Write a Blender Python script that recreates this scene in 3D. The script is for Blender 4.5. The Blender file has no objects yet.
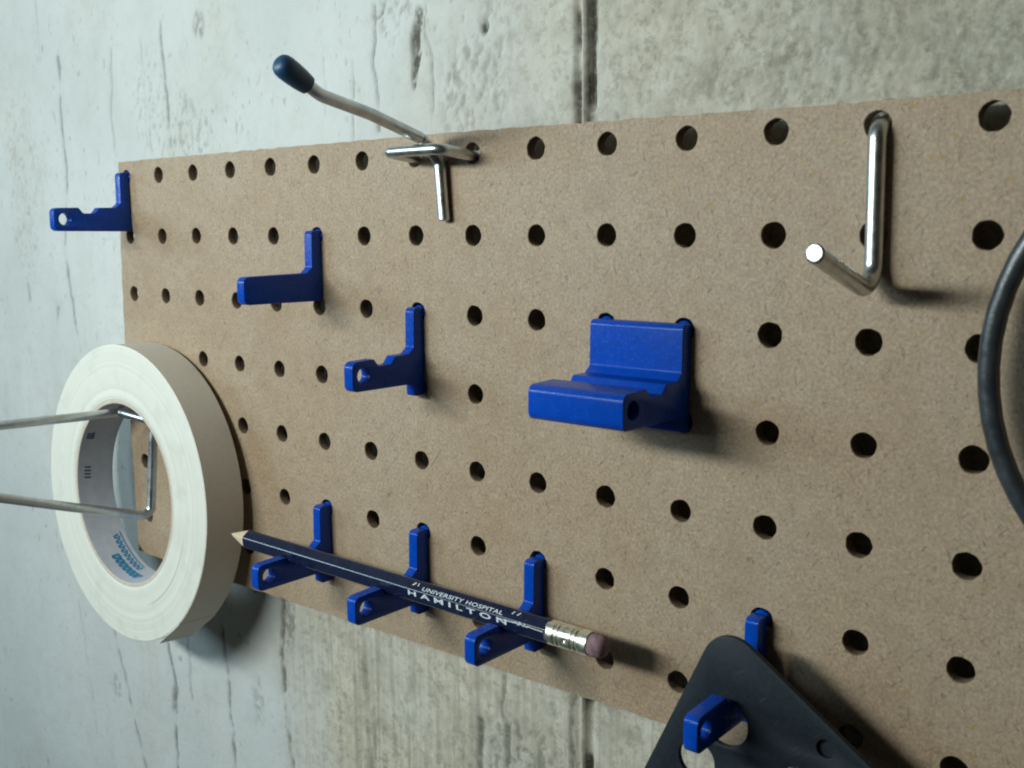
import bpy, bmesh, math, random
import numpy as np
from mathutils import Vector, Matrix
from mathutils.geometry import tessellate_polygon

S = 0.001                      # everything below is written in millimetres
C = bpy.context.scene.collection
scene = bpy.context.scene
random.seed(4)

# ------------------------------------------------------------------ camera
cam_d = bpy.data.cameras.new("camera")
cam = bpy.data.objects.new("camera", cam_d)
C.objects.link(cam)
right = Vector((0.76819968, 0.64013858, -0.00958396))
down = Vector((0.09102348, -0.12402639, -0.98809523))
fwd = Vector((-0.63370654, 0.75818207, -0.15354467))
m = Matrix((right, -down, -fwd)).transposed().to_4x4()
m.translation = Vector((420.957, -242.144, -22.244)) * S
cam.matrix_world = m
cam_d.sensor_width = 36.0
cam_d.lens = 1022.365 / 1024 * 36
cam_d.clip_start = 0.005
cam_d.clip_end = 20
cam_d.dof.use_dof = True
cam_d.dof.focus_distance = 0.34
cam_d.dof.aperture_fstop = 30
scene.camera = cam

# ------------------------------------------------------------------ light
world = bpy.data.worlds.new("World")
scene.world = world
world.use_nodes = True
wn, wl = world.node_tree.nodes, world.node_tree.links
wn.clear()
wo = wn.new('ShaderNodeOutputWorld'); bg = wn.new('ShaderNodeBackground')
tc = wn.new('ShaderNodeTexCoord'); sx = wn.new('ShaderNodeSeparateXYZ')
wl.new(tc.outputs['Generated'], sx.inputs[0])
mr = wn.new('ShaderNodeMapRange')
mr.inputs['From Min'].default_value = -1; mr.inputs['From Max'].default_value = 1
wl.new(sx.outputs['X'], mr.inputs['Value'])
cr = wn.new('ShaderNodeValToRGB')
cr.color_ramp.elements[0].color = (0.66, 0.90, 1.0, 1)
cr.color_ramp.elements[1].color = (0.22, 0.17, 0.09, 1)
cr.color_ramp.elements[0].position = 0.1
cr.color_ramp.elements[1].position = 0.75
wl.new(mr.outputs[0], cr.inputs[0])
mz = wn.new('ShaderNodeMapRange')
mz.inputs['From Min'].default_value = -0.6; mz.inputs['From Max'].default_value = 0.7
mz.inputs['To Min'].default_value = 0.45; mz.inputs['To Max'].default_value = 0.85
wl.new(sx.outputs['Z'], mz.inputs['Value'])
mult = wn.new('ShaderNodeMath'); mult.operation = 'MULTIPLY'
wl.new(mz.outputs[0], mult.inputs[0]); mult.inputs[1].default_value = 0.165
wl.new(cr.outputs[0], bg.inputs['Color']); wl.new(mult.outputs[0], bg.inputs['Strength'])
wl.new(bg.outputs[0], wo.inputs[0])

la = bpy.data.lights.new("window_light", 'AREA')
la.shape = 'RECTANGLE'; la.size = 0.28; la.size_y = 0.05
la.energy = 3.0
la.color = (0.885, 0.985, 0.955)
lo = bpy.data.objects.new("window_light", la); C.objects.link(lo)
lo.location = (0.03, -0.50, 0.105)
lo.rotation_euler = (Vector((0.14, 0, -0.07)) - Vector(lo.location)).to_track_quat('-Z', 'Y').to_euler()

# paler, cooler daylight from far to the left
lb = bpy.data.lights.new("side_daylight", 'AREA')
lb.shape = 'RECTANGLE'; lb.size = 0.5; lb.size_y = 0.35; lb.energy = 6.5
lb.color = (0.62, 0.86, 1.0)
lb_o = bpy.data.objects.new("side_daylight", lb); C.objects.link(lb_o)
lb_o.location = (-0.88, -0.80, 0.20)
lb_o.rotation_euler = (Vector((0.15, 0, -0.08)) - Vector(lb_o.location)).to_track_quat('-Z', 'Y').to_euler()

scene.view_settings.view_transform = 'Standard'
scene.view_settings.look = 'None'
scene.view_settings.exposure = 0.08
scene.view_settings.gamma = 1.0
scene.cycles.filter_width = 2.0

# ------------------------------------------------------------------ node helpers
def new_mat(name):
    mt = bpy.data.materials.new(name); mt.use_nodes = True
    nt = mt.node_tree
    return mt, nt, nt.nodes['Principled BSDF']

def N(nt, typ, **kw):
    n = nt.nodes.new(typ)
    for k, v in kw.items():
        if k.startswith('i_'):
            n.inputs[k[2:].replace('_', ' ')].default_value = v
        else:
            setattr(n, k, v)
    return n

def noise(nt, vec, scale, detail=3, rough=0.55, dist=0.0):
    n = N(nt, 'ShaderNodeTexNoise')
    n.inputs['Scale'].default_value = scale; n.inputs['Detail'].default_value = detail
    n.inputs['Roughness'].default_value = rough; n.inputs['Distortion'].default_value = dist
    if vec is not None: nt.links.new(vec, n.inputs['Vector'])
    return n.outputs['Fac']

def mapping(nt, scale=(1, 1, 1), rot=(0, 0, 0)):
    t = N(nt, 'ShaderNodeTexCoord'); mp = N(nt, 'ShaderNodeMapping')
    mp.inputs['Scale'].default_value = scale; mp.inputs['Rotation'].default_value = rot
    nt.links.new(t.outputs['Object'], mp.inputs['Vector'])
    return mp.outputs[0]

def rotscale(nt, rot, scale):
    a = mapping(nt, (1, 1, 1), (0, rot, 0))
    mp = N(nt, 'ShaderNodeMapping'); mp.inputs['Scale'].default_value = scale
    nt.links.new(a, mp.inputs['Vector'])
    return mp.outputs[0]

def ramp(nt, fac, stops):
    r = N(nt, 'ShaderNodeValToRGB')
    el = r.color_ramp.elements
    while len(el) < len(stops): el.new(0.5)
    for e, (p, c) in zip(el, stops):
        e.position = p
        e.color = c if len(c) == 4 else (*c, 1)
    nt.links.new(fac, r.inputs[0])
    return r.outputs[0]

def g(v): return (v, v, v)

def mixc(nt, fac, a, b, mode='MIX'):
    n = N(nt, 'ShaderNodeMix', data_type='RGBA', blend_type=mode)
    for sock, val in ((n.inputs[0], fac), (n.inputs[6], a), (n.inputs[7], b)):
        if isinstance(val, (int, float)): sock.default_value = val
        elif isinstance(val, tuple): sock.default_value = (*val, 1) if len(val) == 3 else val
        else: nt.links.new(val, sock)
    return n.outputs[2]

def bump(nt, bsdf, h, strength, dist):
    b = N(nt, 'ShaderNodeBump'); b.inputs['Strength'].default_value = strength
    b.inputs['Distance'].default_value = dist
    nt.links.new(h, b.inputs['Height']); nt.links.new(b.outputs[0], bsdf.inputs['Normal'])

# ------------------------------------------------------------------ materials
def mat_board():
    mt, nt, b = new_mat('hardboard')
    v = mapping(nt)
    fine = noise(nt, v, 1050, 4, 0.72)
    mid = noise(nt, v, 210, 3, 0.6)
    big = noise(nt, v, 22, 3, 0.5)
    col = ramp(nt, fine, [(0.33, (0.165, 0.112, 0.070)), (0.5, (0.338, 0.243, 0.154)), (0.67, (0.53, 0.408, 0.280))])
    col = mixc(nt, 0.34, col, ramp(nt, mid, [(0.33, (0.24, 0.170, 0.110)), (0.64, (0.40, 0.305, 0.208))]))
    blot = noise(nt, v, 48, 4, 0.65, 0.4)
    col = mixc(nt, ramp(nt, blot, [(0.36, g(0.32)), (0.5, g(0))]), col, (0.25, 0.155, 0.085))
    blot2 = noise(nt, v, 75, 4, 0.7)
    col = mixc(nt, ramp(nt, blot2, [(0.54, g(0)), (0.68, g(0.28))]), col, (0.40, 0.335, 0.25))
    col = mixc(nt, 0.25, col, ramp(nt, big, [(0.3, (0.33, 0.212, 0.135)), (0.7, (0.37, 0.305, 0.235))]))
    # fibres: long thin flecks in two directions
    for k, rot in enumerate((0.35, -0.6, 1.3)):
        vf = rotscale(nt, rot * 2.2, (390, 390, 1500))
        f = noise(nt, vf, 1.0, 2, 0.5, 0.9)
        if k < 2:
            col = mixc(nt, ramp(nt, f, [(0.63, g(0)), (0.71, g(0.6))]), col, (0.13, 0.09, 0.06))
        else:
            col = mixc(nt, ramp(nt, f, [(0.68, g(0)), (0.74, g(0.55))]), col, (0.50, 0.42, 0.28))
    # orange-brown resin specks
    sp = noise(nt, v, 430, 1, 0.4)
    col = mixc(nt, ramp(nt, sp, [(0.69, g(0)), (0.74, g(0.6))]), col, (0.33, 0.19, 0.05))
    # a few long hair scratches
    vs = rotscale(nt, 0.9, (60, 60, 1100))
    s = noise(nt, vs, 1.0, 1, 0.3, 1.2)
    col = mixc(nt, ramp(nt, s, [(0.76, g(0)), (0.775, g(0.5))]), col, (0.13, 0.10, 0.08))
    nt.links.new(col, b.inputs['Base Color'])
    b.inputs['Roughness'].default_value = 0.62
    b.inputs['Specular IOR Level'].default_value = 0.35
    bump(nt, b, fine, 0.25, 0.0004)
    return mt

def mat_wall():
    mt, nt, b = new_mat('whitewashed_concrete')
    v = mapping(nt)
    geo = N(nt, 'ShaderNodeSeparateXYZ')
    t = N(nt, 'ShaderNodeTexCoord'); nt.links.new(t.outputs['Object'], geo.inputs[0])
    dirt = N(nt, 'ShaderNodeAttribute', attribute_name='dirt').outputs['Fac']
    wear = N(nt, 'ShaderNodeAttribute', attribute_name='wear').outputs['Fac']
    big = noise(nt, v, 14, 4, 0.6)
    mid = noise(nt, v, 90, 5, 0.68)
    fine = noise(nt, v, 520, 4, 0.7)
    col = ramp(nt, big, [(0.3, (0.475, 0.49, 0.475)), (0.7, (0.55, 0.56, 0.54))])
    rough_col = ramp(nt, mid, [(0.30, (0.35, 0.295, 0.215)), (0.48, (0.48, 0.43, 0.335)), (0.68, (0.58, 0.535, 0.44))])
    green = ramp(nt, fine, [(0.33, (0.24, 0.225, 0.17)), (0.5, (0.36, 0.34, 0.27)), (0.68, (0.47, 0.44, 0.36))])
    mrx = N(nt, 'ShaderNodeMapRange')
    mrx.inputs['From Min'].default_value = 0.262; mrx.inputs['From Max'].default_value = 0.345
    nt.links.new(geo.outputs['X'], mrx.inputs['Value'])
    gz = N(nt, 'ShaderNodeMath', operation='MULTIPLY'); nt.links.new(mrx.outputs[0], gz.inputs[0])
    gn = ramp(nt, noise(nt, v, 60, 3, 0.6), [(0.34, g(0.35)), (0.60, g(1))])
    nt.links.new(gn, gz.inputs[1])
    rough_col = mixc(nt, gz.outputs[0], rough_col, green)
    col = mixc(nt, wear, col, rough_col)
    # coarse aggregate showing in the bare zones
    ag = noise(nt, v, 300, 5, 0.75)
    agm = mixc(nt, 1.0, ramp(nt, ag, [(0.38, g(0.6)), (0.50, g(0))]), wear, 'MULTIPLY')
    col = mixc(nt, agm, col, (0.20, 0.175, 0.125))
    ag2 = noise(nt, v, 38, 5, 0.7)
    agm2 = mixc(nt, 1.0, ramp(nt, ag2, [(0.36, g(0.42)), (0.52, g(0))]), wear, 'MULTIPLY')
    col = mixc(nt, agm2, col, (0.30, 0.265, 0.20))
    # pale scuffs and mottling everywhere
    col = mixc(nt, ramp(nt, mid, [(0.34, g(0.22)), (0.50, g(0))]), col, (0.42, 0.40, 0.34))
    # small dark pits and specks, stretched along the board marks
    vp = mapping(nt, (420, 420, 210))
    pits = noise(nt, vp, 1.0, 2, 0.5)
    gate = ramp(nt, noise(nt, v, 26, 3, 0.6), [(0.44, g(0)), (0.6, g(1))])
    pm = mixc(nt, 1.0, ramp(nt, pits, [(0.62, g(0)), (0.72, g(0.38))]), gate, 'MULTIPLY')
    col = mixc(nt, pm, col, (0.21, 0.205, 0.19))
    vp2 = mapping(nt, (150, 150, 80))
    p2 = noise(nt, vp2, 1.0, 3, 0.6)
    col = mixc(nt, ramp(nt, p2, [(0.71, g(0)), (0.78, g(0.35))]), col, (0.22, 0.21, 0.18))
    # vertical form-board streaks
    vst = mapping(nt, (420, 420, 14))
    st = noise(nt, vst, 1.0, 3, 0.6)
    mz_ = N(nt, 'ShaderNodeMapRange'); mz_.inputs['From Min'].default_value = -0.10; mz_.inputs['From Max'].default_value = -0.15
    nt.links.new(geo.outputs['Z'], mz_.inputs['Value'])
    wear_low = mixc(nt, 1.0, wear, mz_.outputs[0], 'MULTIPLY')
    sm = mixc(nt, 1.0, ramp(nt, st, [(0.50, g(0)), (0.66, g(0.62))]), wear_low, 'MULTIPLY')
    col = mixc(nt, sm, col, (0.30, 0.28, 0.23))
    vs2 = mapping(nt, (60, 60, 5))
    st2 = noise(nt, vs2, 1.0, 3, 0.6)
    col = mixc(nt, ramp(nt, st2, [(0.55, g(0)), (0.78, g(0.14))]), col, (0.36, 0.36, 0.31))
    # explicit cracks and stains
    dn = mixc(nt, 1.0, dirt, ramp(nt, fine, [(0.32, g(0.55)), (0.5, g(1.0))]), 'MULTIPLY')
    col = mixc(nt, dn, col, (0.095, 0.088, 0.07))
    nt.links.new(col, b.inputs['Base Color'])
    b.inputs['Roughness'].default_value = 0.85
    b.inputs['Specular IOR Level'].default_value = 0.2
    hh = mixc(nt, 0.5, mid, fine)
    hh = mixc(nt, wear_low, hh, mixc(nt, 0.4, hh, st))
    bump(nt, b, hh, 0.45, 0.0009)
    return mt

def mat_plain(name, col, rough=0.5, metal=0.0, spec=0.5, coat=0.0, var=0.0, vs=300, bs=0.0, bd=0.0003):
    mt, nt, b = new_mat(name)
    b.inputs['Roughness'].default_value = rough
    b.inputs['Metallic'].default_value = metal
    b.inputs['Specular IOR Level'].default_value = spec
    b.inputs['Coat Weight'].default_value = coat
    v = mapping(nt)
    n = noise(nt, v, vs, 4, 0.6)
    lo_ = tuple(c * (1 - var) for c in col); hi_ = tuple(min(1, c * (1 + var)) for c in col)
    nt.links.new(ramp(nt, n, [(0.3, lo_), (0.7, hi_)]), b.inputs['Base Color'])
    nt.links.new(ramp(nt, noise(nt, v, vs * 1.7, 3), [(0.3, g(max(0, rough - 0.07))), (0.7, g(rough + 0.09))]), b.inputs['Roughness'])
    if bs: bump(nt, b, n, bs, bd)
    return mt

M_board = mat_board()
M_core_shade = mat_plain('hardboard_core_shade', (0.13, 0.085, 0.05), 0.9, var=0.3, vs=900, bs=0.4)  # brown core fibre, darkened further to paint shade into the holes
M_wall = mat_wall()
M_blue = mat_plain('blue_printed_plastic', (0.0005, 0.052, 0.38), 0.22, spec=0.26, var=0.10, vs=500, bs=0.12, bd=0.0002)
def add_layers(mt):
    nt = mt.node_tree; b = nt.nodes['Principled BSDF']
    t = N(nt, 'ShaderNodeTexCoord')
    w = N(nt, 'ShaderNodeTexWave', bands_direction='X'); w.inputs['Scale'].default_value = 1100; w.inputs['Distortion'].default_value = 0.4
    nt.links.new(t.outputs['Object'], w.inputs['Vector'])
    n1 = noise(nt, t.outputs['Object'], 420, 3)
    bump(nt, b, mixc(nt, 0.4, w.outputs['Fac'], n1), 0.45, 0.0002)
    # faint whitish scuffs
    old = b.inputs['Base Color'].links[0].from_socket
    sc_ = noise(nt, t.outputs['Object'], 150, 4, 0.7)
    nt.links.new(mixc(nt, ramp(nt, sc_, [(0.60, g(0)), (0.74, g(0.10))]), old, (0.12, 0.22, 0.50)), b.inputs['Base Color'])
add_layers(M_blue)
M_chrome = mat_plain('zinc_plated_steel', (0.52, 0.54, 0.54), 0.33, metal=1.0, var=0.14, vs=240, bs=0.05, bd=0.0002)
M_cap = mat_plain('navy_vinyl', (0.012, 0.055, 0.12), 0.42, var=0.15)
M_crepe = mat_plain('masking_tape_back', (0.70, 0.66, 0.58), 0.75, var=0.06, vs=900, bs=0.25, bd=0.0002)
M_card = mat_plain('cardboard_core', (0.50, 0.53, 0.60), 0.8, var=0.08, vs=260)
M_cardedge = mat_plain('cardboard_edge', (0.50, 0.44, 0.36), 0.85, var=0.15, vs=700)
M_print = mat_plain('blue_print', (0.02, 0.19, 0.36), 0.7, var=0.2)
M_printdark = mat_plain('dark_print', (0.06, 0.09, 0.13), 0.7, var=0.3)
M_paint = mat_plain('navy_pencil_lacquer', (0.005, 0.009, 0.032), 0.30, coat=0.6, var=0.2)
M_wood = mat_plain('cedar_wood', (0.56, 0.44, 0.30), 0.7, var=0.12, vs=900)
M_lead = mat_plain('pencil_lead', (0.09, 0.09, 0.09), 0.5)
M_ferrule = mat_plain('brassy_aluminium', (0.96, 0.92, 0.76), 0.30, metal=1.0, var=0.05, vs=300, bs=0.15, bd=0.0006)
M_eraser = mat_plain('mauve_eraser', (0.21, 0.125, 0.14), 0.85, var=0.45, vs=420, bs=0.3)
M_ink = mat_plain('silver_ink', (0.60, 0.65, 0.68), 0.5, var=0.1)
M_plate = mat_plain('black_painted_metal', (0.011, 0.016, 0.023), 0.55, spec=0.3, var=0.15, vs=500, bs=0.15, bd=0.0003)
def add_scuffs(mt, scale, amount, colr):
    nt = mt.node_tree; b = nt.nodes['Principled BSDF']
    old = b.inputs['Base Color'].links[0].from_socket
    f = noise(nt, rotscale(nt, 0.7, scale), 1.0, 2, 0.5, 0.5)
    nt.links.new(mixc(nt, ramp(nt, f, [(0.67, g(0)), (0.73, g(amount))]), old, colr), b.inputs['Base Color'])
add_scuffs(M_plate, (120, 120, 1500), 0.18, (0.10, 0.11, 0.12))
add_scuffs(M_paint, (90, 1400, 1400), 0.30, (0.12, 0.14, 0.20))
M_cable = mat_plain('dark_grey_rubber', (0.025, 0.03, 0.035), 0.33, spec=0.7, var=0.3, vs=220, bs=0.3, bd=0.0005)

def mat_tape_side():
    mt, nt, b = new_mat('tape_layers')
    t = N(nt, 'ShaderNodeTexCoord'); s = N(nt, 'ShaderNodeSeparateXYZ')
    nt.links.new(t.outputs['Object'], s.inputs[0])
    cx = N(nt, 'ShaderNodeCombineXYZ')
    nt.links.new(s.outputs['X'], cx.inputs[0]); nt.links.new(s.outputs['Z'], cx.inputs[1])
    ln = N(nt, 'ShaderNodeVectorMath', operation='LENGTH'); nt.links.new(cx.outputs[0], ln.inputs[0])
    # distance from the axis, nudged by noise, drives the winding rings
    cm = N(nt, 'ShaderNodeCombineXYZ'); nt.links.new(ln.outputs['Value'], cm.inputs[0])
    r1 = noise(nt, cm.outputs[0], 420, 4, 0.7)
    r2 = noise(nt, cm.outputs[0], 1500, 2, 0.6)
    blot = noise(nt, t.outputs['Object'], 70, 4, 0.65)
    col = ramp(nt, r1, [(0.32, (0.49, 0.475, 0.395)), (0.46, (0.63, 0.62, 0.55)), (0.7, (0.70, 0.69, 0.63))])
    col = mixc(nt, ramp(nt, blot, [(0.52, g(0)), (0.72, g(0.5))]), col, (0.46, 0.45, 0.38))
    col = mixc(nt, 0.2, col, ramp(nt, r2, [(0.3, (0.42, 0.41, 0.34)), (0.7, (0.74, 0.73, 0.66))]))
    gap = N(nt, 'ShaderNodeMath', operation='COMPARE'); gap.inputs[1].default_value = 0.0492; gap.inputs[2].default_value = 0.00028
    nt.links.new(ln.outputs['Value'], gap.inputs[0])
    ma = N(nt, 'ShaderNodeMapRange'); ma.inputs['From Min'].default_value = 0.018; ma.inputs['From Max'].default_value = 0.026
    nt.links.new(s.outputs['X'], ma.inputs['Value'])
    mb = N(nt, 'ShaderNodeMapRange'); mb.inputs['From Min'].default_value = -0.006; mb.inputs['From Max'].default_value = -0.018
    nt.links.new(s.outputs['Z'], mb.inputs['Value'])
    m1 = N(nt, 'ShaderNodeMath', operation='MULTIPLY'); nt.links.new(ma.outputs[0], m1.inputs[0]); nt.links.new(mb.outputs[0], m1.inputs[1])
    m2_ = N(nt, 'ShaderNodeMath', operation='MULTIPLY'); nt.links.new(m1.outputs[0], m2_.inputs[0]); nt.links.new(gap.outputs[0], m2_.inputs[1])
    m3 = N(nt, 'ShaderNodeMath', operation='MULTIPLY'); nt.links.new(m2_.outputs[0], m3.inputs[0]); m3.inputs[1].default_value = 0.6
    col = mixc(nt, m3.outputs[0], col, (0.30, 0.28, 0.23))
    nt.links.new(col, b.inputs['Base Color'])
    b.inputs['Roughness'].default_value = 0.7
    hh = mixc(nt, 0.5, r1, r2)
    bump(nt, b, hh, 0.35, 0.0005)
    return mt
M_tape = mat_tape_side()

# ------------------------------------------------------------------ object helpers
def link(name, me, mat, parent=None, smooth=35):
    o = bpy.data.objects.new(name, me)
    C.objects.link(o)
    if mat is not None and not me.materials: me.materials.append(mat)
    if smooth is not None:
        me.polygons.foreach_set('use_smooth', [True] * len(me.polygons))
        me.set_sharp_from_angle(angle=math.radians(smooth))
    if parent: o.parent = parent
    return o

def mesh_from(name, verts, faces):
    me = bpy.data.meshes.new(name)
    me.from_pydata([Vector(v) * S for v in verts], [], faces)
    bm = bmesh.new(); bm.from_mesh(me)
    bmesh.ops.remove_doubles(bm, verts=bm.verts, dist=1e-7)
    bmesh.ops.recalc_face_normals(bm, faces=bm.faces)
    bm.to_mesh(me); bm.free()
    return me

def tag(o, label, cat, group=None):
    o['label'] = label; o['category'] = cat
    if group: o['group'] = group
    return o

def empty(name, loc):
    o = bpy.data.objects.new(name, None); C.objects.link(o)
    o.location = Vector(loc) * S
    o.empty_display_size = 0.01
    return o

def fillet_path(pts, rad, n=8):
    pts = [Vector(p) for p in pts]; out = [pts[0]]
    for i in range(1, len(pts) - 1):
        a, p, b = pts[i - 1], pts[i], pts[i + 1]
        r = rad[i] if isinstance(rad, (list, tuple)) else rad
        d1 = (a - p).normalized(); d2 = (b - p).normalized()
        half = d1.angle(d2) / 2
        if r <= 0 or half > 1.55: out.append(p); continue
        t = min(r / math.tan(half), (a - p).length * 0.48, (b - p).length * 0.48)
        r = t * math.tan(half)
        bis = (d1 + d2).normalized(); c = p + bis * (r / math.sin(half))
        s0 = p + d1 * t - c; s1 = p + d2 * t - c
        ang = s0.angle(s1); ax = s0.cross(s1).normalized()
        for k in range(n + 1):
            out.append(c + Matrix.Rotation(ang * k / n, 3, ax) @ s0)
    out.append(pts[-1])
    return out

def tube(pts, rad, seg=20, cap=0.35, end_normal=None):
    """swept round bar; rad is a number or a list; cap = small end chamfer"""
    pts = [Vector(p) for p in pts]
    rr = list(rad) if isinstance(rad, (list, tuple)) else [rad] * len(pts)
    if cap > 0:
        t0 = (pts[1] - pts[0]).normalized(); t1 = (pts[-1] - pts[-2]).normalized()
        pts = [pts[0], pts[0] + t0 * cap] + pts[1:-1] + [pts[-1] - t1 * cap, pts[-1]]
        rr = [rr[0] - cap, rr[0]] + rr[1:-1] + [rr[-1], rr[-1] - cap]
    V, F = [], []
    tang = [((pts[min(i + 1, len(pts) - 1)] - pts[max(i - 1, 0)]).normalized()) for i in range(len(pts))]
    u = tang[0].orthogonal().normalized()
    for i, (p, t) in enumerate(zip(pts, tang)):
        if i: u = tang[i - 1].rotation_difference(t) @ u
        u = (u - t * u.dot(t)).normalized(); w = t.cross(u)
        for k in range(seg):
            a = 2 * math.pi * k / seg
            V.append(p + (u * math.cos(a) + w * math.sin(a)) * rr[i])
    n = len(pts)
    for i in range(n - 1):
        for k in range(seg):
            k2 = (k + 1) % seg
            F.append((i * seg + k, i * seg + k2, (i + 1) * seg + k2, (i + 1) * seg + k))
    if end_normal:                                     # the bar was cut off at this slant
        en = Vector(end_normal).normalized(); t = tang[-1]
        for i in (n - 2, n - 1):
            for k in range(seg):
                v = V[i * seg + k]; V[i * seg + k] = v - t * ((v - pts[i]).dot(en) / t.dot(en))
    F.append(tuple(range(seg))[::-1]); F.append(tuple((n - 1) * seg + k for k in range(seg)))
    return V, F

def join(*parts):
    V, F = [], []
    for v, f in parts:
        o = len(V); V += list(v); F += [tuple(i + o for i in q) for q in f]
    return V, F

def round_poly(pts, radii, n=6):
    """rounded 2-D outline; pts counter-clockwise or clockwise"""
    out = []
    m_ = len(pts)
    for i in range(m_):
        a, p, b = (Vector((*pts[(i - 1) % m_], 0)), Vector((*pts[i], 0)), Vector((*pts[(i + 1) % m_], 0)))
        r = radii[i] if isinstance(radii, (list, tuple)) else radii
        d1 = (a - p).normalized(); d2 = (b - p).normalized(); half = d1.angle(d2) / 2
        if r <= 0 or half > 1.56: out.append((p.x, p.y)); continue
        t = min(r / math.tan(half), (a - p).length * 0.49, (b - p).length * 0.49); r = t * math.tan(half)
        c = p + (d1 + d2).normalized() * (r / math.sin(half))
        s0 = p + d1 * t - c; s1 = p + d2 * t - c
        ang = s0.angle(s1); sg = 1 if s0.cross(s1).z > 0 else -1
        for k in range(n + 1):
            q = c + Matrix.Rotation(sg * ang * k / n, 3, 'Z') @ s0
            out.append((q.x, q.y))
    return out

def offset2(poly, d):
    """inset a closed outline by d"""
    area = sum(poly[i][0] * poly[(i + 1) % len(poly)][1] - poly[(i + 1) % len(poly)][0] * poly[i][1] for i in range(len(poly)))
    s = 1 if area > 0 else -1
    res = []
    for i in range(len(poly)):
        a, p, b = Vector(poly[i - 1]), Vector(poly[i]), Vector(poly[(i + 1) % len(poly)])
        e1 = (p - a).normalized(); e2 = (b - p).normalized()
        n1 = Vector((-e1.y, e1.x)) * s; n2 = Vector((-e2.y, e2.x)) * s
        n_ = (n1 + n2).normalized(); k = max(0.5, n_.dot(n1))
        q = p + n_ * (d / k)
        res.append((q.x, q.y))
    return res

def prism(outer, holes, half, bev, place):
    """solid plate of thickness 2*half with softened edges; place(u, v, w) -> xyz"""
    V, F = [], []
    loops = [(outer, 1)] + [(h, -1) for h in holes]
    caps = {-1: [], 1: []}
    for poly, kind in loops:
        inset = offset2(poly, bev * kind)
        mid_ = offset2(poly, bev * 0.3 * kind)
        rings = [(inset, -half), (mid_, -half + bev * 0.3), (poly, -half + bev), (poly, half - bev), (mid_, half - bev * 0.3), (inset, half)]
        n = len(poly); idx = []
        for pl, w in rings:
            idx.append(list(range(len(V), len(V) + n)))
            V += [place(u, v, w) for u, v in pl]
        for r in range(5):
            for k in range(n):
                k2 = (k + 1) % n
                F.append((idx[r][k], idx[r][k2], idx[r + 1][k2], idx[r + 1][k]))
        caps[-1].append((inset, idx[0])); caps[1].append((inset, idx[-1]))
    for side in caps:
        polys = [[Vector((u, v, 0)) for u, v in pl] for pl, _ in caps[side]]
        flat = [i for _, ix in caps[side] for i in ix]
        for tri in tessellate_polygon(polys):
            F.append(tuple(flat[i] for i in tri))
    return V, F

def circle2(cx, cy, r, n=28):
    return [(cx + r * math.cos(2 * math.pi * k / n), cy + r * math.sin(2 * math.pi * k / n)) for k in range(n)]

PITCH = 25.4

# ------------------------------------------------------------------ the concrete wall
def vnoise(x, z, seed):
    rs = np.random.RandomState(seed); T = rs.rand(256, 256).astype(np.float32)
    xi = np.floor(x).astype(int); zi = np.floor(z).astype(int)
    fx = x - xi; fz = z - zi
    fx = fx * fx * (3 - 2 * fx); fz = fz * fz * (3 - 2 * fz)
    a = T[xi % 256, zi % 256]; b_ = T[(xi + 1) % 256, zi % 256]
    c = T[xi % 256, (zi + 1) % 256]; d = T[(xi + 1) % 256, (zi + 1) % 256]
    return (a * (1 - fx) + b_ * fx) * (1 - fz) + (c * (1 - fx) + d * fx) * fz

def fbm(x, z, seed, oct_=4, gain=0.55):
    s = 0; a = 1; t = 0
    for k in range(oct_):
        s = s + a * vnoise(x * 2 ** k, z * 2 ** k, seed + k); t += a; a *= gain
    return s / t

def dist_poly(X, Z, pts):
    best = np.full(X.shape, 1e9); tt = np.zeros(X.shape)
    for (x0, z0), (x1, z1) in zip(pts[:-1], pts[1:]):
        dx, dz = x1 - x0, z1 - z0; L2 = dx * dx + dz * dz + 1e-9
        t = np.clip(((X - x0) * dx + (Z - z0) * dz) / L2, 0, 1)
        d = np.hypot(X - x0 - t * dx, Z - z0 - t * dz)
        best = np.minimum(best, d)
    return best

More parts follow.
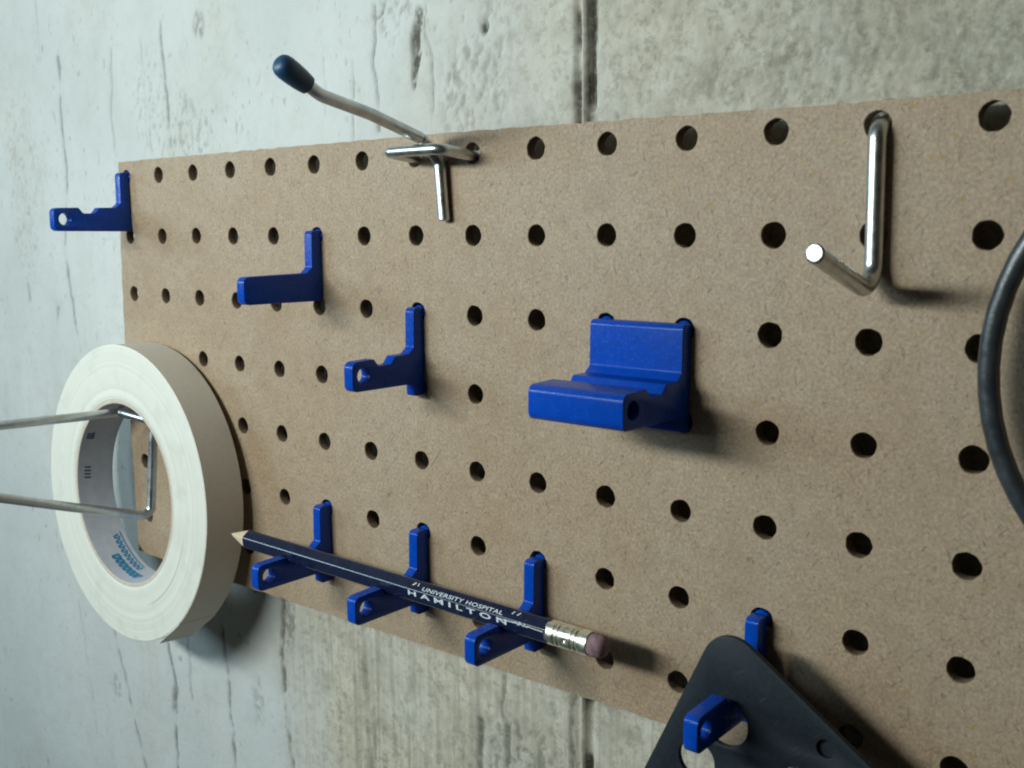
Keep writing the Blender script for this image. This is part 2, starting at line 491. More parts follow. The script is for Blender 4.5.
WALL_Y = 12.0
def build_wall():
    def axis(lo_, a, b_, hi_, step):
        core = np.arange(a, b_, step)
        out = [b_]; d = step
        while out[-1] < hi_: d *= 1.18; out.append(out[-1] + d)
        neg = [a]; d = step
        while neg[-1] > lo_: d *= 1.18; neg.append(neg[-1] - d)
        return np.array(sorted(neg[1:]) + list(core) + out)
    xs = axis(-900, -260, 380, 1300, 0.8)
    zs = axis(-900, -385, 115, 700, 0.95)
    X, Z = np.meshgrid(xs, zs, indexing='ij')
    wob = (fbm(X / 14, Z / 14, 5) - .5) * 5
    wob2 = (fbm(X / 3.5, Z / 5, 9) - .5) * 2.0
    Xw = X + wob * .6 + wob2
    dirt = np.zeros(X.shape)
    n1 = fbm(X / 6, Z / 9, 21); n2 = fbm(X / 1.6, Z / 2.4, 31)
    cracks = [  # (points, half width, strength)
        ([(-76.1, 60.1), (-76.8, 35.4), (-76.5, -0.6), (-84.5, -32.5), (-80.2, -57.5), (-76.0, -83.6)], 0.9, .62),
        ([(-94.4, 97.2), (-94.0, 60.8)], .8, .25),
        ([(-27.6, 58.1), (-30.1, 27.3), (-28.3, 11.2)], .8, .35),
        ([(14.3, 64.9), (15.2, 36.6), (16.7, 13.2)], .9, .55),
        ([(-2.0, 60.1), (-0.1, 28.8), (1.9, 11.2)], .7, .25),
        ([(135.6, 36.5), (135.4, 8.3)], .45, .5),
        ([(148.3, 53.2), (147.1, 35.2), (148.4, 19.9), (147.5, 11.2)], .7, .62),
        ([(156.3, 58.1), (152.3, 50.3), (147.9, 48.3)], .6, .6),
        ([(172.9, 50.3), (171.9, 42.5), (175.2, 32.3), (175.1, 9.3)], .6, .5),
        ([(119.1, 38.6), (120.1, 19.0)], .5, .2),
        ([(235.4, 58.1), (235.0, 28.8), (234.6, -0.5)], 1.1, 1.15),
        ([(240.5, 58.1), (239.9, 28.8), (239.5, -0.5)], 1.6, 1.2),
        ([(242.8, 58.1), (242.4, 24.9)], .5, .6),
        ([(232.7, -166.6), (232.7, -178.2), (232.7, -235.0)], .9, .8),
        ([(238.9, -168.5), (238.8, -235.0)], 1.9, 1.15),
        ([(-64.0, -223.3), (-51.0, -263.0), (-37.8, -303.4)], .9, .55),
        ([(-13.7, -195.9), (-12.1, -214.9), (-6.5, -244.3), (-9.2, -293.6)], 1.1, .75),
        ([(-7.1, -244.7), (-7.9, -256.5)], 2.2, .7),
        ([(6.8, -200.8), (7.1, -245.3)], .8, .38),
        ([(35.1, -195.9), (37.4, -214.3), (38.9, -240.4), (41.2, -283.8)], 1.0, .72),
        ([(82.3, -156.8), (78.7, -205.3), (80.2, -223.0), (83.7, -264.3)], 1.5, .8),
        ([(132.7, -161.7), (129.7, -199.5), (136.6, -214.2), (133.9, -244.7)], 2.0, .5),
        ([(192.6, -196.9), (190.8, -220.3)], 1.4, .75),
        ([(205.2, -194.9), (204.1, -215.4)], 1.1, .75),
        ([(203.1, -176.4), (202.2, -192.0)], .6, .5),
        ([(-97.8, -220.3), (-91.9, -256.5), (-88.0, -293.6)], .8, .22),
        ([(-48.9, -210.6), (-47.0, -225.2)], .7, .35),
        ([(-126.5, -51.2), (-125.6, -59.2)], 1.2, .4),
        ([(-97.3, -67.4), (-95.8, -62.1)], 1.4, .4),
        ([(-137.6, -30.2), (-135.9, -27.9)], 1.3, .5),
        ([(-119.1, -22.3), (-129.5, -30.2)], .7, .45),
        ([(346.8, 28.8), (341.9, 21.0), (338.9, 11.2)], 1.0, .5),
    ]
    for pts, w, s in cracks:
        d = dist_poly(Xw, Z, pts)
        brk = np.clip((n1 - .28) * 4.2, .15, 1)
        dirt = np.maximum(dirt, s * brk * np.clip(1.4 - d / w, 0, 1))
        dirt = np.maximum(dirt, .20 * s * np.clip(1 - d / (w * 4.5), 0, 1) * np.clip(n1 * 2 - .5, 0, 1))
    def blob(cx, cz, rx, rz, s, thr=.5, soft=8):
        nonlocal dirt
        e = 1 - np.hypot((Xw - cx) / rx, (Z + wob - cz) / rz)
        dirt = np.maximum(dirt, s * np.clip(e * 2.5, 0, 1) * np.clip((n2 - thr) * soft, 0, 1))
    blob(167.5, 36.6, 2.6, 11, 1.0, .22); blob(169.5, 45.4, 2, 5, .9, .3); blob(166.6, 27.8, 1.5, 5, .9, .25)
    blob(42.6, 60.1, 5, 7, .55, .35, 5); blob(54.6, 73.7, 6, 5, .7, .4)
    blob(198.4, 39.1, 1.8, 2.6, 1.0, .2)
    blob(189.5, 21.0, 13, 20, .42, .46, 6); blob(158.2, 50.3, 10, 12, .4, .5, 6); blob(201.2, 26.8, 10, 26, .35, .5, 6)
    blob(29.2, 17.1, 22, 20, .35, .55, 7); blob(3.8, 28.8, 18, 30, .30, .57, 7); blob(-122.2, -0.5, 22, 60, .25, .58, 7)
    blob(84.0, -181.2, 6, 24, .55, .35, 5); blob(60.5, -230.1, 5, 14, .30, .4, 5); blob(210.0, -207.6, 22, 22, .5, .5, 7)
    blob(-63.6, -259.4, 6, 8, .4, .45); blob(302.8, 17.1, 40, 12, .30, .50, 7); blob(253.9, 28.8, 14, 30, .2, .5, 6)
    # scattered small pits
    pit = fbm(X / 2.6, Z / 4.2, 77, 2); reg = np.clip(fbm(X / 45, Z / 60, 91, 2) * 3 - 1.1, 0, 1)
    dirt = np.maximum(dirt, .45 * reg * np.clip((pit - .80) * 14, 0, 1))
    # worn zones: bare, streaky concrete
    def band(a, b_, sa, sb): return np.clip((X - a) / sa, 0, 1) * np.clip((b_ - X) / sb, 0, 1)
    low = np.clip((-100 - Z) / 30, 0, 1); up = 1 - low
    wn_ = (fbm(X / 26, Z / 60, 41) - .5) * 1.1
    wear = low * np.clip(band(70, 2000, 50, 1) * .85 + wn_ * .7, 0, 1) + up * np.clip(np.clip((X - 135) / 160, 0, 1) * .95 + wn_ * .6, 0, 1)
    wear = np.clip(wear, 0, 1)
    # relief
    h = (fbm(X / 60, Z / 110, 61) - .5) * 1.0
    h += (fbm(X / 7, Z / 12, 71) - .5) * (.20 + .35 * wear)
    h += (fbm(X / 1.9, Z / 2.3, 81, 3) - .5) * (.14 + .65 * wear * np.clip((X - 240) / 60, 0, 1))
    grain = (vnoise(X / 1.3, Z / 45, 15) - .5) * wear * (.15 + .85 * low) * np.clip((245 - X) / 20, 0, 1) * .7
    h += grain
    h -= np.clip(dirt, 0, 1) * .9
    for cx, w, dep in ((235.2, 1.1, 1.6), (239.9, 1.7, 2.0)):
        h -= dep * np.exp(-((Xw * .3 + X * .7 - cx) / w) ** 2) * (.6 + .6 * n1)
    h += 1.2 * np.exp(-((X - 237.6) / 1.0) ** 2) + .7 * np.clip((X - 240.5) / 2, 0, 1)
    h -= .7 * np.clip((X - 245) / 60, 0, 1)
    Y = WALL_Y - h
    nx, nz = X.shape
    co = np.stack([X, Y, Z], -1).reshape(-1, 3) * S
    ii = np.arange(nx * nz).reshape(nx, nz)
    q = np.stack([ii[:-1, :-1], ii[1:, :-1], ii[1:, 1:], ii[:-1, 1:]], -1).reshape(-1, 4)
    me = bpy.data.meshes.new('concrete_wall')
    me.vertices.add(nx * nz); me.vertices.foreach_set('co', co.astype(np.float32).ravel())
    me.loops.add(q.size); me.loops.foreach_set('vertex_index', q.astype(np.int32).ravel())
    me.polygons.add(len(q))
    me.polygons.foreach_set('loop_start', np.arange(0, q.size, 4, dtype=np.int32))
    me.polygons.foreach_set('loop_total', np.full(len(q), 4, dtype=np.int32))
    me.polygons.foreach_set('use_smooth', np.ones(len(q), dtype=bool))
    me.update(calc_edges=True)
    for nm, arr in (('dirt', np.clip(dirt, 0, 1)), ('wear', wear)):
        at = me.attributes.new(nm, 'FLOAT', 'POINT'); at.data.foreach_set('value', arr.astype(np.float32).ravel())
    o = link('concrete_wall', me, M_wall, smooth=None)
    tag(o, 'rough whitewashed concrete wall with vertical cracks and board marks behind the pegboard', 'wall')
build_wall()

# ------------------------------------------------------------------ pegboard
BT = 3.6
def build_board():
    nc, nr = 21, 7
    def left(z): return -6.0 - 4.6 * min(1, max(0, (6.5 - z) / 80)) ** 0.8
    bx = [None] + [(c + .5) * PITCH for c in range(nc - 1)] + [nc * PITCH - 17]
    bz = [6.3] + [-(r + .5) * PITCH for r in range(nr - 1)] + [None]
    def X(i, z): return left(z) if i == 0 else bx[i]
    def Zt(j, x):
        if j == 0: return 6.85 - 1.4 * min(1, max(0, (x - 200) / 120))
        if j == nr: return -171.5 + 5.3 * min(1, max(0, (x - 20) / 260))
        return bz[j]
    n = 28; V, F = [], []
    per = n // 4
    for c in range(nc):
        for r in range(nr):
            cx, cz = c * PITCH, -r * PITCH
            # square outline with n points (corners included)
            cor = []
            for (i, j) in ((c + 1, r), (c, r), (c, r + 1), (c + 1, r + 1)):
                x = X(i, bz[j] if bz[j] is not None else -170); z = Zt(j, x); cor.append((X(i, z), z))
            outl = []
            for k in range(4):
                a, b_ = cor[k], cor[(k + 1) % 4]
                for s in range(per):
                    t = s / per
                    x = a[0] + (b_[0] - a[0]) * t; z = a[1] + (b_[1] - a[1]) * t
                    if (r == 0 and k == 0) or (r == nr - 1 and k == 2): z += .16 * math.sin(x * .9) * math.sin(x * .37 + 1) + (.14 * math.sin(x * 2.3) if s else 0)
                    if c == 0 and k == 1: x += .2 * math.sin(z * .45) + (.12 * math.sin(z * 1.7) if s else 0)
                    outl.append((x, z))
            jx = random.uniform(-.12, .12); jz = random.uniform(-.12, .12); rr = 3.22 + random.uniform(-.06, .08)
            def ring(rad, y):
                idx = []
                for k in range(n):
                    a = math.pi / 4 + 2 * math.pi * k / n
                    w = 1 + .016 * math.sin(3 * a + c) + .014 * math.sin(5 * a + r * 2) + (rr * 7 % 1) * .02 * math.sin(9 * a + c * r)
                    idx.append(len(V)); V.append((cx + jx + rad * w * math.cos(a), y, cz + jz + rad * w * math.sin(a)))
                return idx
            def oring(y):
                idx = []
                for x, z in outl: idx.append(len(V)); V.append((x, y, z))
                return idx
            rings = [oring(0), ring(rr + .22, 0), ring(rr, .28), ring(rr, BT), oring(BT)]
            for a, b_ in zip(rings[:-1], rings[1:]):
                for k in range(n):
                    k2 = (k + 1) % n
                    F.append((a[k], a[k2], b_[k2], b_[k]))
            o0, o1 = rings[0], rings[-1]
            for side, cond in ((0, r == 0), (1, c == 0), (2, r == nr - 1), (3, c == nc - 1)):
                if cond:
                    for s in range(per):
                        k = side * per + s; k2 = (k + 1) % n
                        F.append((o0[k], o0[k2], o1[k2], o1[k]))
    me = mesh_from('pegboard', V, F)
    me.materials.append(M_board); me.materials.append(M_core_shade)
    o = link('pegboard', me, None, smooth=40)
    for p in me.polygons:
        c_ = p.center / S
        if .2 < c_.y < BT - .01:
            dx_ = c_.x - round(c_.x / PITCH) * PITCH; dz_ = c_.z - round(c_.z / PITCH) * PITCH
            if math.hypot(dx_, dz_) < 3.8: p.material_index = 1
    tag(o, 'brown hardboard pegboard full of round holes, mounted on the pale wall', 'pegboard')
build_board()

# ------------------------------------------------------------------ blue brackets
HW = 2.05
def arc_pts(cx, cz, r, a0, a1, n=8):
    return [(cx + r * math.cos(math.radians(a0 + (a1 - a0) * k / n)), cz + r * math.sin(math.radians(a0 + (a1 - a0) * k / n))) for k in range(n + 1)]

def bracket_profile(notch, tab, reach=35.4, nd=18.0, ud=4.9):
    P = [(0.3, 1.9, .9), (ud - .3, 1.9, 1.7), (ud, -11.3, 1.4), (ud + 2.4, -13.1, 1.4)]
    if notch:
        P += [(nd - 4.6, -13.2, .5), (nd - 2.6, -15.6, 1.6), (nd + 2.6, -15.6, 1.6), (nd + 4.6, -13.2, .5)]
    P += [(reach, -13.4, 2.2), (reach + .1, -22.9, 2.2)]
    if tab:
        P += [(ud + 2.2, -23.3, 1.2), (ud, -23.6, .8), (ud - .1, -27.6, .9), (0.3, -27.6, .9)]
    else:
        P += [(0.3, -23.4, 1.0)]
    return round_poly([(a, b_) for a, b_, _ in P], [c for _, _, c in P], 6)

def split_mesh(V, F, d_cut):
    """cut the solid at distance d_cut from the board into plate (near) and arm (far)"""
    out = []
    for keep_near in (True, False):
        me = mesh_from('tmp', V, F)
        bm = bmesh.new(); bm.from_mesh(me); bpy.data.meshes.remove(me)
        res = bmesh.ops.bisect_plane(bm, geom=list(bm.verts) + list(bm.edges) + list(bm.faces), dist=1e-8,
                                     plane_co=(0, -d_cut * S, 0), plane_no=(0, -1, 0),
                                     clear_outer=keep_near, clear_inner=not keep_near)
        be = [e for e in bm.edges if len(e.link_faces) == 1]
        if be: bmesh.ops.holes_fill(bm, edges=be, sides=0)
        m2 = bpy.data.meshes.new('part'); bm.to_mesh(m2); bm.free()
        out.append(m2)
    return out

def make_bracket(label, col, row, notch=True, hole=True, tab=True, half=HW, cx=None, reach=35.4, group='blue plastic pegboard brackets', dx=0.6, nd=18.0, ud=4.9):
    x0 = (col * PITCH if cx is None else cx) + dx; z0 = -row * PITCH
    root = empty('pegboard_bracket', (x0, 0, z0 - 13))
    tag(root, label, 'bracket', group)
    prof = bracket_profile(notch, tab, reach, nd, ud)
    holes = [circle2(reach - 4.7, -18.0, 2.55)] if hole else []
    V, F = prism(prof, holes, half, 0.32, lambda u, v, w: (w, -u, v + 13))
    plate, arm = split_mesh(V, F, ud + .05)
    link('back_plate', plate, M_blue, root)
    link('arm', arm, M_blue, root)
    pegs_x = [0] if half < 5 else [-12.7, 12.7]
    for px in pegs_x:
        path = fillet_path([(px, -0.4, 13), (px, 5.5, 13), (px, 7.5, 17.5)], 1.5, 5)
        link('peg', mesh_from('peg', *tube(path, [2.5] * len(path), 16, .5)), M_blue, root)
        if tab:
            link('peg', mesh_from('peg', *tube([(px, -0.4, -PITCH + 13.2), (px, 4.6, -PITCH + 13.2)], 2.5, 16, .5)), M_blue, root)
    return root

make_bracket('blue bracket with holed, notched arm at the top left corner of the pegboard', 0, 0, True, True, False, reach=34.9, nd=19.4, dx=.4)
make_bracket('blue L-shaped bracket with a plain solid arm, no hole or notch', 5, 1, False, False, False, reach=34.3)
make_bracket('empty blue notched bracket below the capped steel hook, between solid-armed bracket and wide bracket', 7, 2, reach=31.9)
make_bracket('wide chunky blue bracket shaped like a small bench', 0, 2, cx=10.5 * PITCH, half=15.2, dx=.1, reach=33.0, group=None, nd=17.5)
make_bracket('blue bracket under the sharpened tip end of the pencil', 5, 5, dx=.5, reach=34.3, ud=5.9)
make_bracket('blue bracket under the middle of the pencil', 7, 5, reach=34.1, ud=5.9)
make_bracket('blue bracket under the eraser end of the pencil', 9, 5, dx=.7, reach=33.4, ud=5.9)
make_bracket('blue bracket poking through the hole of the black metal plate', 12, 5, reach=37, dx=-.1, ud=6.2, half=1.95)

# ------------------------------------------------------------------ steel hooks
def rod_part(name, path, r, parent, mat=M_chrome, seg=20, cap=.35):
    return link(name, mesh_from(name, *tube(path, r, seg, cap)), mat, parent)

# T-shaped stabilised hook at the top row
t = empty('pegboard_hook', (190.5, 0, 0))
tag(t, 'long steel hook with navy blue capped tip and crossbar, in the top row', 'hook', 'steel pegboard hooks')
def loc(pts, o): return [tuple(Vector(p) - Vector(o)) for p in pts]
O = (190.5, 0, 0)
rod_part('crossbar', loc(fillet_path([(177.8, 8, 1.5), (177.8, 3, -.6), (177.8, -12.2, 1.0), (203.2, -14.6, 0.7), (203.2, 3, -1.0), (203.2, 8, 1.2)], [0, 1.5, 3.0, 3.0, 1.5, 0]), O), 1.75, t)
prong = fillet_path([(192.7, -1.95, -20.6), (191.5, -2.3, -2.4), (190.5, -4.6, 1.2), (190.5, -10, 4.9), (190.5, -30.5, 10.6), (190.5, -49, 14.3), (190.5, -62.8, 21.4)], [0, 3, 1.8, 3, 40, 14, 0], 8)
k_leg = 11
# leg: the part that hangs down flat against the board; prong: the part that reaches out
leg_end = next(i for i, p in enumerate(prong) if p.y < -5.2)
rod_part('down_leg', loc(prong[:leg_end + 1], O), 1.95, t, cap=.3)
rod_part('prong', loc(prong[leg_end:], O), 1.85, t)
tip = Vector((190.5, -63.6, 21.9)); back = Vector((190.5, -53.2, 16.5))
dv = (tip - back).normalized(); L = (tip - back).length
cp, cr_ = [], []
for s, r in ((0, 2.4), (.02, 2.7), (.25, 3.1), (.5, 3.3), (.72, 3.35), (.85, 3.15), (.93, 2.6), (.98, 1.7), (1.0, .7)):
    cp.append(tuple(back + dv * L * s - Vector(O))); cr_.append(r)
rod_part('tip_cap', cp, cr_, t, M_cap, 24, 0)

# single bent rod hook
O = (331, 0, -2)
h = link('pegboard_hook', mesh_from('bent_hook', *tube(loc(fillet_path([
    (329.8, 7.8, 6.2), (330.2, 7.2, 1.2), (331.0, -2.2, -0.9), (331.6, -2.4, -39.4), (331.8, -36.8, -28.6)], [0, 3.0, 3.6, 6.0, 0], 12), O), 2.1, 28, .45, (.07, -.975, .10))), M_chrome)
h.location = Vector(O) * S
tag(h, 'thick bare steel rod hook bent into an L, with bright cut end', 'hook', 'steel pegboard hooks')

# wire hook carrying the tape
O = (16, 0, -125)
t = empty('pegboard_hook', O)
tag(t, 'two-pronged wire hook holding the roll of masking tape', 'hook', 'steel pegboard hooks')
A = (8.0, -15.0, -101.3); B = (29.5, -16.0, -144.0); T_ = (31.5, -13.0, -103.0)
frame = fillet_path([(4.8, -92, -98.3), (7.0, -60, -99.6), A, T_, B, (29.5, -48.8, -133.0), (29.5, -92, -117.6)], [0, 60, 2.2, 2.6, 3.4, 200, 0], 8)
ia = next(i for i, p in enumerate(frame) if p.x > 12); ib = max(i for i, p in enumerate(frame) if p.z > -135 and p.y > -15.9)
rod_part('upper_prong', loc(frame[:ia + 1], O), 1.9, t)
rod_part('wire_loop', loc(frame[ia:ib + 1], O), 1.9, t, cap=0)
rod_part('lower_prong', loc(frame[ib:], O), 1.9, t)
for px, pz in ((25.4, -101.6),):
    rod_part('peg', loc(fillet_path([(px, -13.4, -102.6), (px, 7.5, -101.4), (px, 8.5, -96)], 1.5), O), 1.5, t)

# ------------------------------------------------------------------ masking tape roll
TC = Vector((15.8, -21.2, -135.2)); R_O, R_I, TW = 64.4, 39.1, 17.4
root = empty('masking_tape_roll', TC)
nrm = Vector((-0.01, -1, 0.045)).normalized()       # towards the viewer
root.rotation_euler = Vector((0, -1, 0)).rotation_difference(nrm).to_euler()
tag(root, 'big roll of cream masking tape hanging on the two-pronged wire hook', 'tape roll')
def lathe(profile, n=144, wob=0):
    V, F = [], []
    m_ = len(profile)
    for k in range(n):
        a = 2 * math.pi * k / n
        for r, y in profile:
            rr = r + (wob * math.sin(2 * a + 1) if r > 50 else 0)
            V.append((rr * math.cos(a), y, rr * math.sin(a)))
    for k in range(n):
        k2 = (k + 1) % n
        for j in range(m_):
            j2 = (j + 1) % m_
            F.append((k * m_ + j, k * m_ + j2, k2 * m_ + j2, k2 * m_ + j))
    return V, F
prof = [(R_I + 1.7, .15)]
rs = random.Random(8)
r = R_I + 2.0
while r < R_O - .6:
    prof.append((r, rs.uniform(-.10, .10))); r += rs.uniform(.7, 1.6)
prof += [(R_O - .35, 0), (R_O, .3), (R_O, TW - .3), (R_O - .4, TW), (R_I + 1.7, TW)]
me = mesh_from('tape_winding', *lathe(prof))
me.materials.append(M_tape); me.materials.append(M_crepe)
o = link('tape_winding', me, None, root, smooth=40)
for p in me.polygons:
    c = p.center / S
    if math.hypot(c.x, c.z) > R_O - .25 : p.material_index = 1
me2 = mesh_from('core', *lathe([(R_I, .35), (R_I + .25, .1), (R_I + 1.68, .1), (R_I + 1.68, TW - .1), (R_I + .2, TW - .1), (R_I, TW - .3)]))
me2.materials.append(M_card); me2.materials.append(M_cardedge)
core = link('core', me2, None, root, smooth=40)
for p in me2.polygons:
    if abs((p.center / S).y - .1) < .2: p.material_index = 1
# loose end of the tape, a small flap lifting away at the bottom
V, F = [], []
a0 = math.radians(-48)
for k in range(15):
    a = a0 - math.radians(1.35) * k; lift = .03 + 1.9 * max(0, (k - 5) / 9) ** 1.8
    for y in (0.0, TW):
        ragged = (.5 if y else -.6) if k == 14 else 0
        for th in (0, .14):
            V.append(((R_O + lift + th + ragged) * math.cos(a), y, (R_O + lift + th + ragged) * math.sin(a)))
for k in range(14):
    b0, b1 = k * 4, (k + 1) * 4
    for p_, q_ in ((0, 1), (1, 3), (3, 2), (2, 0)): F.append((b0 + p_, b0 + q_, b1 + q_, b1 + p_))
F.append((0, 1, 3, 2)); F.append((56, 58, 59, 57))
link('loose_end', mesh_from('loose_end', V, F), M_crepe, root)
# printed marks inside the core (illegible in the photograph): strokes wrapped on the inner surface
def stroke_marks(name, strokes, mat):
    V, F = [], []
    for pts, w in strokes:                            # pts: (angle deg, y)
        pp = []
        for (a1, y1), (a2, y2) in zip(pts[:-1], pts[1:]):
            for s in range(5): pp.append((a1 + (a2 - a1) * s / 5, y1 + (y2 - y1) * s / 5))
        pp.append(pts[-1])
        base = len(V)
        for i, (a, y) in enumerate(pp):
            a_n = pp[min(i + 1, len(pp) - 1)]; a_p = pp[max(i - 1, 0)]
            da = math.radians(a_n[0] - a_p[0]) * R_I; dy = a_n[1] - a_p[1]
            ln = math.hypot(da, dy) + 1e-9; na, ny = -dy / ln * w / 2, da / ln * w / 2
            for s_ in (1, -1):
                ang = math.radians(a) + s_ * na / R_I
                for rr in (R_I - .03, R_I + .05):
                    V.append((rr * math.cos(ang), y + s_ * ny, rr * math.sin(ang)))
        for i in range(len(pp) - 1):
            q0 = base + i * 4; q1 = q0 + 4
            F.append((q0, q0 + 2, q1 + 2, q1)); F.append((q0, q1, q1 + 1, q0 + 1)); F.append((q0 + 2, q0 + 3, q1 + 3, q1 + 2))
    return link(name, mesh_from(name, V, F), mat, core, smooth=None)
rs = random.Random(3)
st = []
a = 222
for k in range(9):                                     # a row of small rounded letters running round the core
    st.append(([(a, 13.6), (a + 1.2, 11.4), (a + 2.6, 11.6), (a + 2.8, 13.4), (a + 1.4, 14.0)], 1.0)); a += 4.1
st.append(([(220, 14.9), (236, 15.1), (257, 14.9)], .6))
for k in range(7):
    a = 238 + k * 4.6
    st.append(([(a, 9.6), (a + .5, 6.4 + rs.uniform(-.5, .5)), (a + 2.6, 6.2), (a + 3.1, 9.2), (a + 1, 9.3)], 1.35))
stroke_marks('printed_mark', st, M_print)
st = []
for k in range(4): st.append(([(172 + k * 2.4, 3.5), (172.5 + k * 2.4, 6.6)], .8))
for k in range(3): st.append(([(146 + k * 1.8, 2.2), (147 + k * 1.8, 4.8 + .4 * k)], .9))
st.append(([(145, 5.2), (151, 5.6)], .9))
for k in range(5): st.append(([(111 + k * 2.0, 9.0), (111.5 + k * 2, 12)], .8))
stroke_marks('printed_mark', st, M_printdark)

# ------------------------------------------------------------------ pencil
P0 = Vector((89.2, -18.0, -139.7)); P1 = Vector((267.0, -18.0, -139.3))
pd = (P1 - P0).normalized(); PL = (P1 - P0).length
root = empty('pencil', P0)
tag(root, 'navy pencil with silver lettering and mauve eraser lying across three blue brackets', 'pencil')
root.rotation_euler = Vector((1, 0, 0)).rotation_difference(pd).to_euler()
AP = 3.45
ROT = math.radians(25)      # elevation of the edge that faces the viewer
def hexring(x, ap, k_round=7, rr=.9):
    """rounded hexagon of apothem ap in the plane x = const, as list of points"""
    pts = []
    R = ap / math.cos(math.pi / 6)
    for k in range(6):
        a = ROT + k * math.pi / 3
        c = R - rr / math.cos(math.pi / 6)
        for j in range(k_round):
            b_ = a + (j / (k_round - 1) - .5) * math.pi / 3
            pts.append((x, -(c * math.cos(a) + rr * math.cos(b_)), c * math.sin(a) + rr * math.sin(b_)))
    return pts
def loft(rings, cap0=True, cap1=True):
    V, F = [], []; n = len(rings[0])
    for r_ in rings: V += r_
    for i in range(len(rings) - 1):
        for k in range(n):
            k2 = (k + 1) % n
            F.append((i * n + k, i * n + k2, (i + 1) * n + k2, (i + 1) * n + k))
    if cap0: F.append(tuple(range(n))[::-1])
    if cap1: F.append(tuple((len(rings) - 1) * n + k for k in range(n)))
    return V, F
xt, xf = 12.4, PL - 19.0            # paint start, ferrule start
# scalloped paint edge where the hexagon meets the sharpened cone
n6 = 30
ringA = []
for k, p in enumerate(hexring(0, AP)):
    ang = math.atan2(p[2], -p[1]) - ROT
    sc = abs(((ang / (math.pi / 3)) % 1) - .5) * 2        # 1 at edges, 0 mid facet
    ringA.append((xt + 1.5 * (1 - sc) * 0 + 1.6 * sc, p[1], p[2]))
rings = [ringA] + [hexring(x, AP) for x in (xt + 3, xt + 40, xt + 90, xf)]
link('barrel', mesh_from('barrel', *loft(rings)), M_paint, root, smooth=18)
cone = [[(2.3, p[1] * .11, p[2] * .11) for p in hexring(0, AP)]]
for s in (.25, .5, .75): cone.append([(2.3 + (q[0] - .05 - 2.3) * s, p[1] * (.11 + .88 * s), p[2] * (.11 + .88 * s)) for p, q in zip(hexring(0, AP), ringA)])
cone.append([(q[0] - .02, p[1] * .985, p[2] * .985) for p, q in zip(hexring(0, AP), ringA)])
link('sharpened_wood', mesh_from('sharpened_wood', *loft(cone)), M_wood, root)
link('lead', mesh_from('lead', *tube([(0.9, 0, 0), (1.5, 0, 0), (2.6, 0, 0)], [.25, .42, .55], 14, 0)), M_lead, root)
fp, fr = [], []
for i in range(61):
    x = i / 60 * 14.6; r_ = 3.62
    for c0 in (3.4, 4.9, 9.6, 11.1): r_ -= .30 * math.exp(-((x - c0) / .38) ** 2)
    if i == 0: r_ = 3.5
    fp.append((xf - .6 + x, 0, 0)); fr.append(r_)
V, F = tube(fp, fr, 40, 0)
V = [Vector(v) for v in V]
for v in V:                                            # crimped dimples round the middle band
    a = math.atan2(v.z, v.y); x = v.x - xf + .6
    dm = math.exp(-((x - 7.3) / 1.0) ** 2) * max(0, math.cos(6 * a)) ** 3 * .5
    s_ = 1 - dm / max(1e-6, math.hypot(v.y, v.z)); v.y *= s_; v.z *= s_
link('ferrule', mesh_from('ferrule', V, F), M_ferrule, root, smooth=60)
ex = xf + 13.6
ep = [(ex + x, 0, 0) for x in (0, 1, 2.8, 4.0, 4.8, 5.25, 5.5)]
link('eraser', mesh_from('eraser', *tube(ep, [3.2, 3.35, 3.35, 3.2, 2.8, 1.9, .8], 28, 0)), M_eraser, root, smooth=60)

def text_mesh(name, body, size, width, place, spacing=1.0, bold=0.0):
    cu = bpy.data.curves.new(name, 'FONT'); cu.body = body; cu.size = size
    cu.space_character = spacing; cu.offset = bold; cu.extrude = .06
    cu.resolution_u = 3
    o_ = bpy.data.objects.new(name, cu); C.objects.link(o_)
    bpy.context.view_layer.update()
    dg = bpy.context.evaluated_depsgraph_get()
    me_ = bpy.data.meshes.new_from_object(o_.evaluated_get(dg))
    bpy.data.objects.remove(o_); bpy.data.curves.remove(cu)
    xs_ = [v.co.x for v in me_.vertices]; lo_, hi_ = min(xs_), max(xs_)
    for v in me_.vertices:
        v.co = Vector(place((v.co.x - lo_) / (hi_ - lo_) * width, v.co.y, v.co.z)) * S
    me_.name = name
    return me_
def facet(elev, x0, y0):
    """map flat text (u along pencil, v up the facet) on the facet whose normal has this elevation"""
    a = math.radians(elev)
    nrm_ = Vector((0, -math.cos(a), math.sin(a))); up = Vector((0, math.sin(a), math.cos(a)))
    def f(u, v, w):
        p = nrm_ * (AP + .012 + w * .5) + up * (v + y0)
        return (x0 + u, p.y, p.z)
    return f
UP, LOW = math.degrees(ROT) + 30, math.degrees(ROT) - 30
link('lettering', text_mesh('lettering', 'UNIVERSITY HOSPITAL', 2.0, 33.8, facet(UP, 108.4, -1.35), 1.05, .02), M_ink, root, smooth=None)
link('lettering', text_mesh('lettering', 'HAMILTON', 2.35, 41.6, facet(LOW, 102.7, -.05), 1.6, .05), M_ink, root, smooth=None)
def ticks(segs, f):
    V, F = [], []
    for (u0, v0), (u1, v1), w in segs:
        d = Vector((u1 - u0, v1 - v0)); n_ = Vector((-d.y, d.x)).normalized() * w / 2
        base = len(V)
        for (u, v) in ((u0, v0), (u1, v1)):
            for s_ in (1, -1):
                for z_ in (0, .1): V.append(f(u + n_.x * s_, v + n_.y * s_, z_))
        F += [(base, base + 2, base + 6, base + 4), (base + 1, base + 5, base + 7, base + 3), (base, base + 4, base + 5, base + 1), (base + 2, base + 3, base + 7, base + 6)]
    return V, F
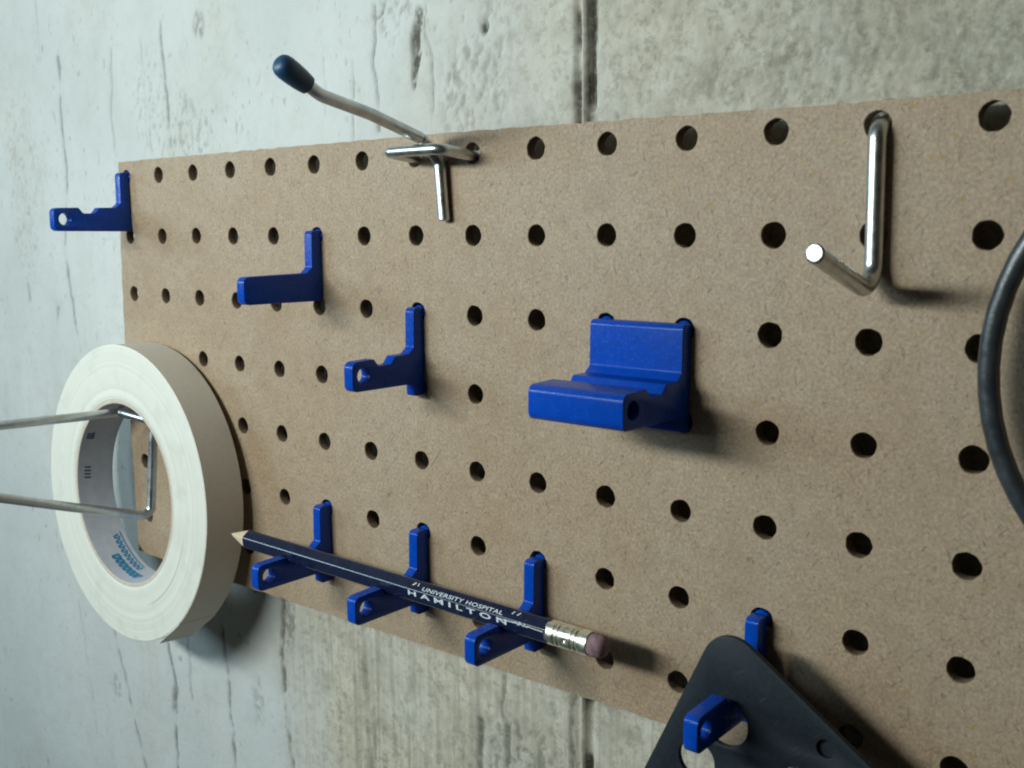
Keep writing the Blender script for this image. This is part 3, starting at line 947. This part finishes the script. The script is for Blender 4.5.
# the small flourish marks round the upper line, and the silver line on the edge towards the ferrule
seg = [((0, 0), (.9, 1.3), .35), ((.3, 0), (1.1, 1.1), .3), ((2.2, 1.3), (2.5, .1), .35), ((41.6, .3), (42.2, 1.4), .4), ((43.6, .3), (44.4, 1.5), .4)]
for sg_ in (seg[:3], seg[3:]): link('lettering', mesh_from('lettering', *ticks(sg_, facet(UP, 103.6, -.4))), M_ink, root, smooth=None)
rs = random.Random(5); seg = []
u = 0
while u < 6: seg.append(((u, rs.uniform(0, .5)), (u + 1.1, rs.uniform(0, .5)), rs.uniform(.25, .5))); u += .9
seg += [((-6, .1), (0, .25), .28), ((6, .3), (11.5, .1), .3), ((2, -.1), (3, 1.0), .4), ((3, 1.0), (4, 0), .35), ((4, 0), (5, .9), .35)]
link('lettering', mesh_from('lettering', *ticks(seg, facet(LOW, 146.6, 1.15))), M_ink, root, smooth=None)

# ------------------------------------------------------------------ black plate
PY = -18.2
apex = Vector((302.3, -121.6)); dl = Vector((-.41, -.912)); dr = Vector((.833, -.553))
corners = [apex, apex + dl * 105, apex + dl * 105 + dr * 105, apex + dr * 105]
outl = round_poly([tuple(c - Vector((305, -148))) for c in corners], [8.5, 8, 8, 8], 12)
def hc(x, z, r): return circle2(x - 305, z + 148, r, 32)
holes = [hc(304.6, -149.0, 6.3), hc(296.6, -161.8, 5.3), hc(331.3, -147.2, 2.3), hc(324.2, -157.2, 3.0),
         hc(318, -173, 4.5), hc(340, -170, 2.3), hc(300, -190, 6.3), hc(330, -200, 4.5)]
me = mesh_from('metal_plate', *prism(outl, holes, .85, .25, lambda u, v, w: (u, w, v)))
o = link('metal_plate', me, M_plate, None, smooth=30)
o.location = Vector((305, PY, -148)) * S
o.rotation_euler = (math.radians(-1.0), 0, 0)
link('hole_backing_disc', mesh_from('hole_backing_disc', *tube([(331.3 - 305, .55, -147.2 + 148), (331.3 - 305, 2.2, -147.2 + 148)], 2.5, 28, .2)), M_plate, o)  # added dark disc behind the small hole, hiding the lit board
tag(o, 'black metal plate with rounded corner and round holes, hanging tilted on a blue bracket', 'metal plate')

# ------------------------------------------------------------------ dark cable loop
cc = Vector((415.0, -7.5, -53.0)); pts = []
for k in range(0, 57):
    a = math.radians(205 - 360 * k / 57 * .97 - 170)
    rr = 55.5 ; pts.append((rr * math.cos(a), -1.6 * math.sin(a / 2) - .04 * k, rr * math.sin(a)))
o = link('cable', mesh_from('cable', *tube(pts, 2.3, 18, .4)), M_cable)
o.location = cc * S
tag(o, 'thick dark grey cable curving down at the right edge, in front of the pegboard', 'cable')
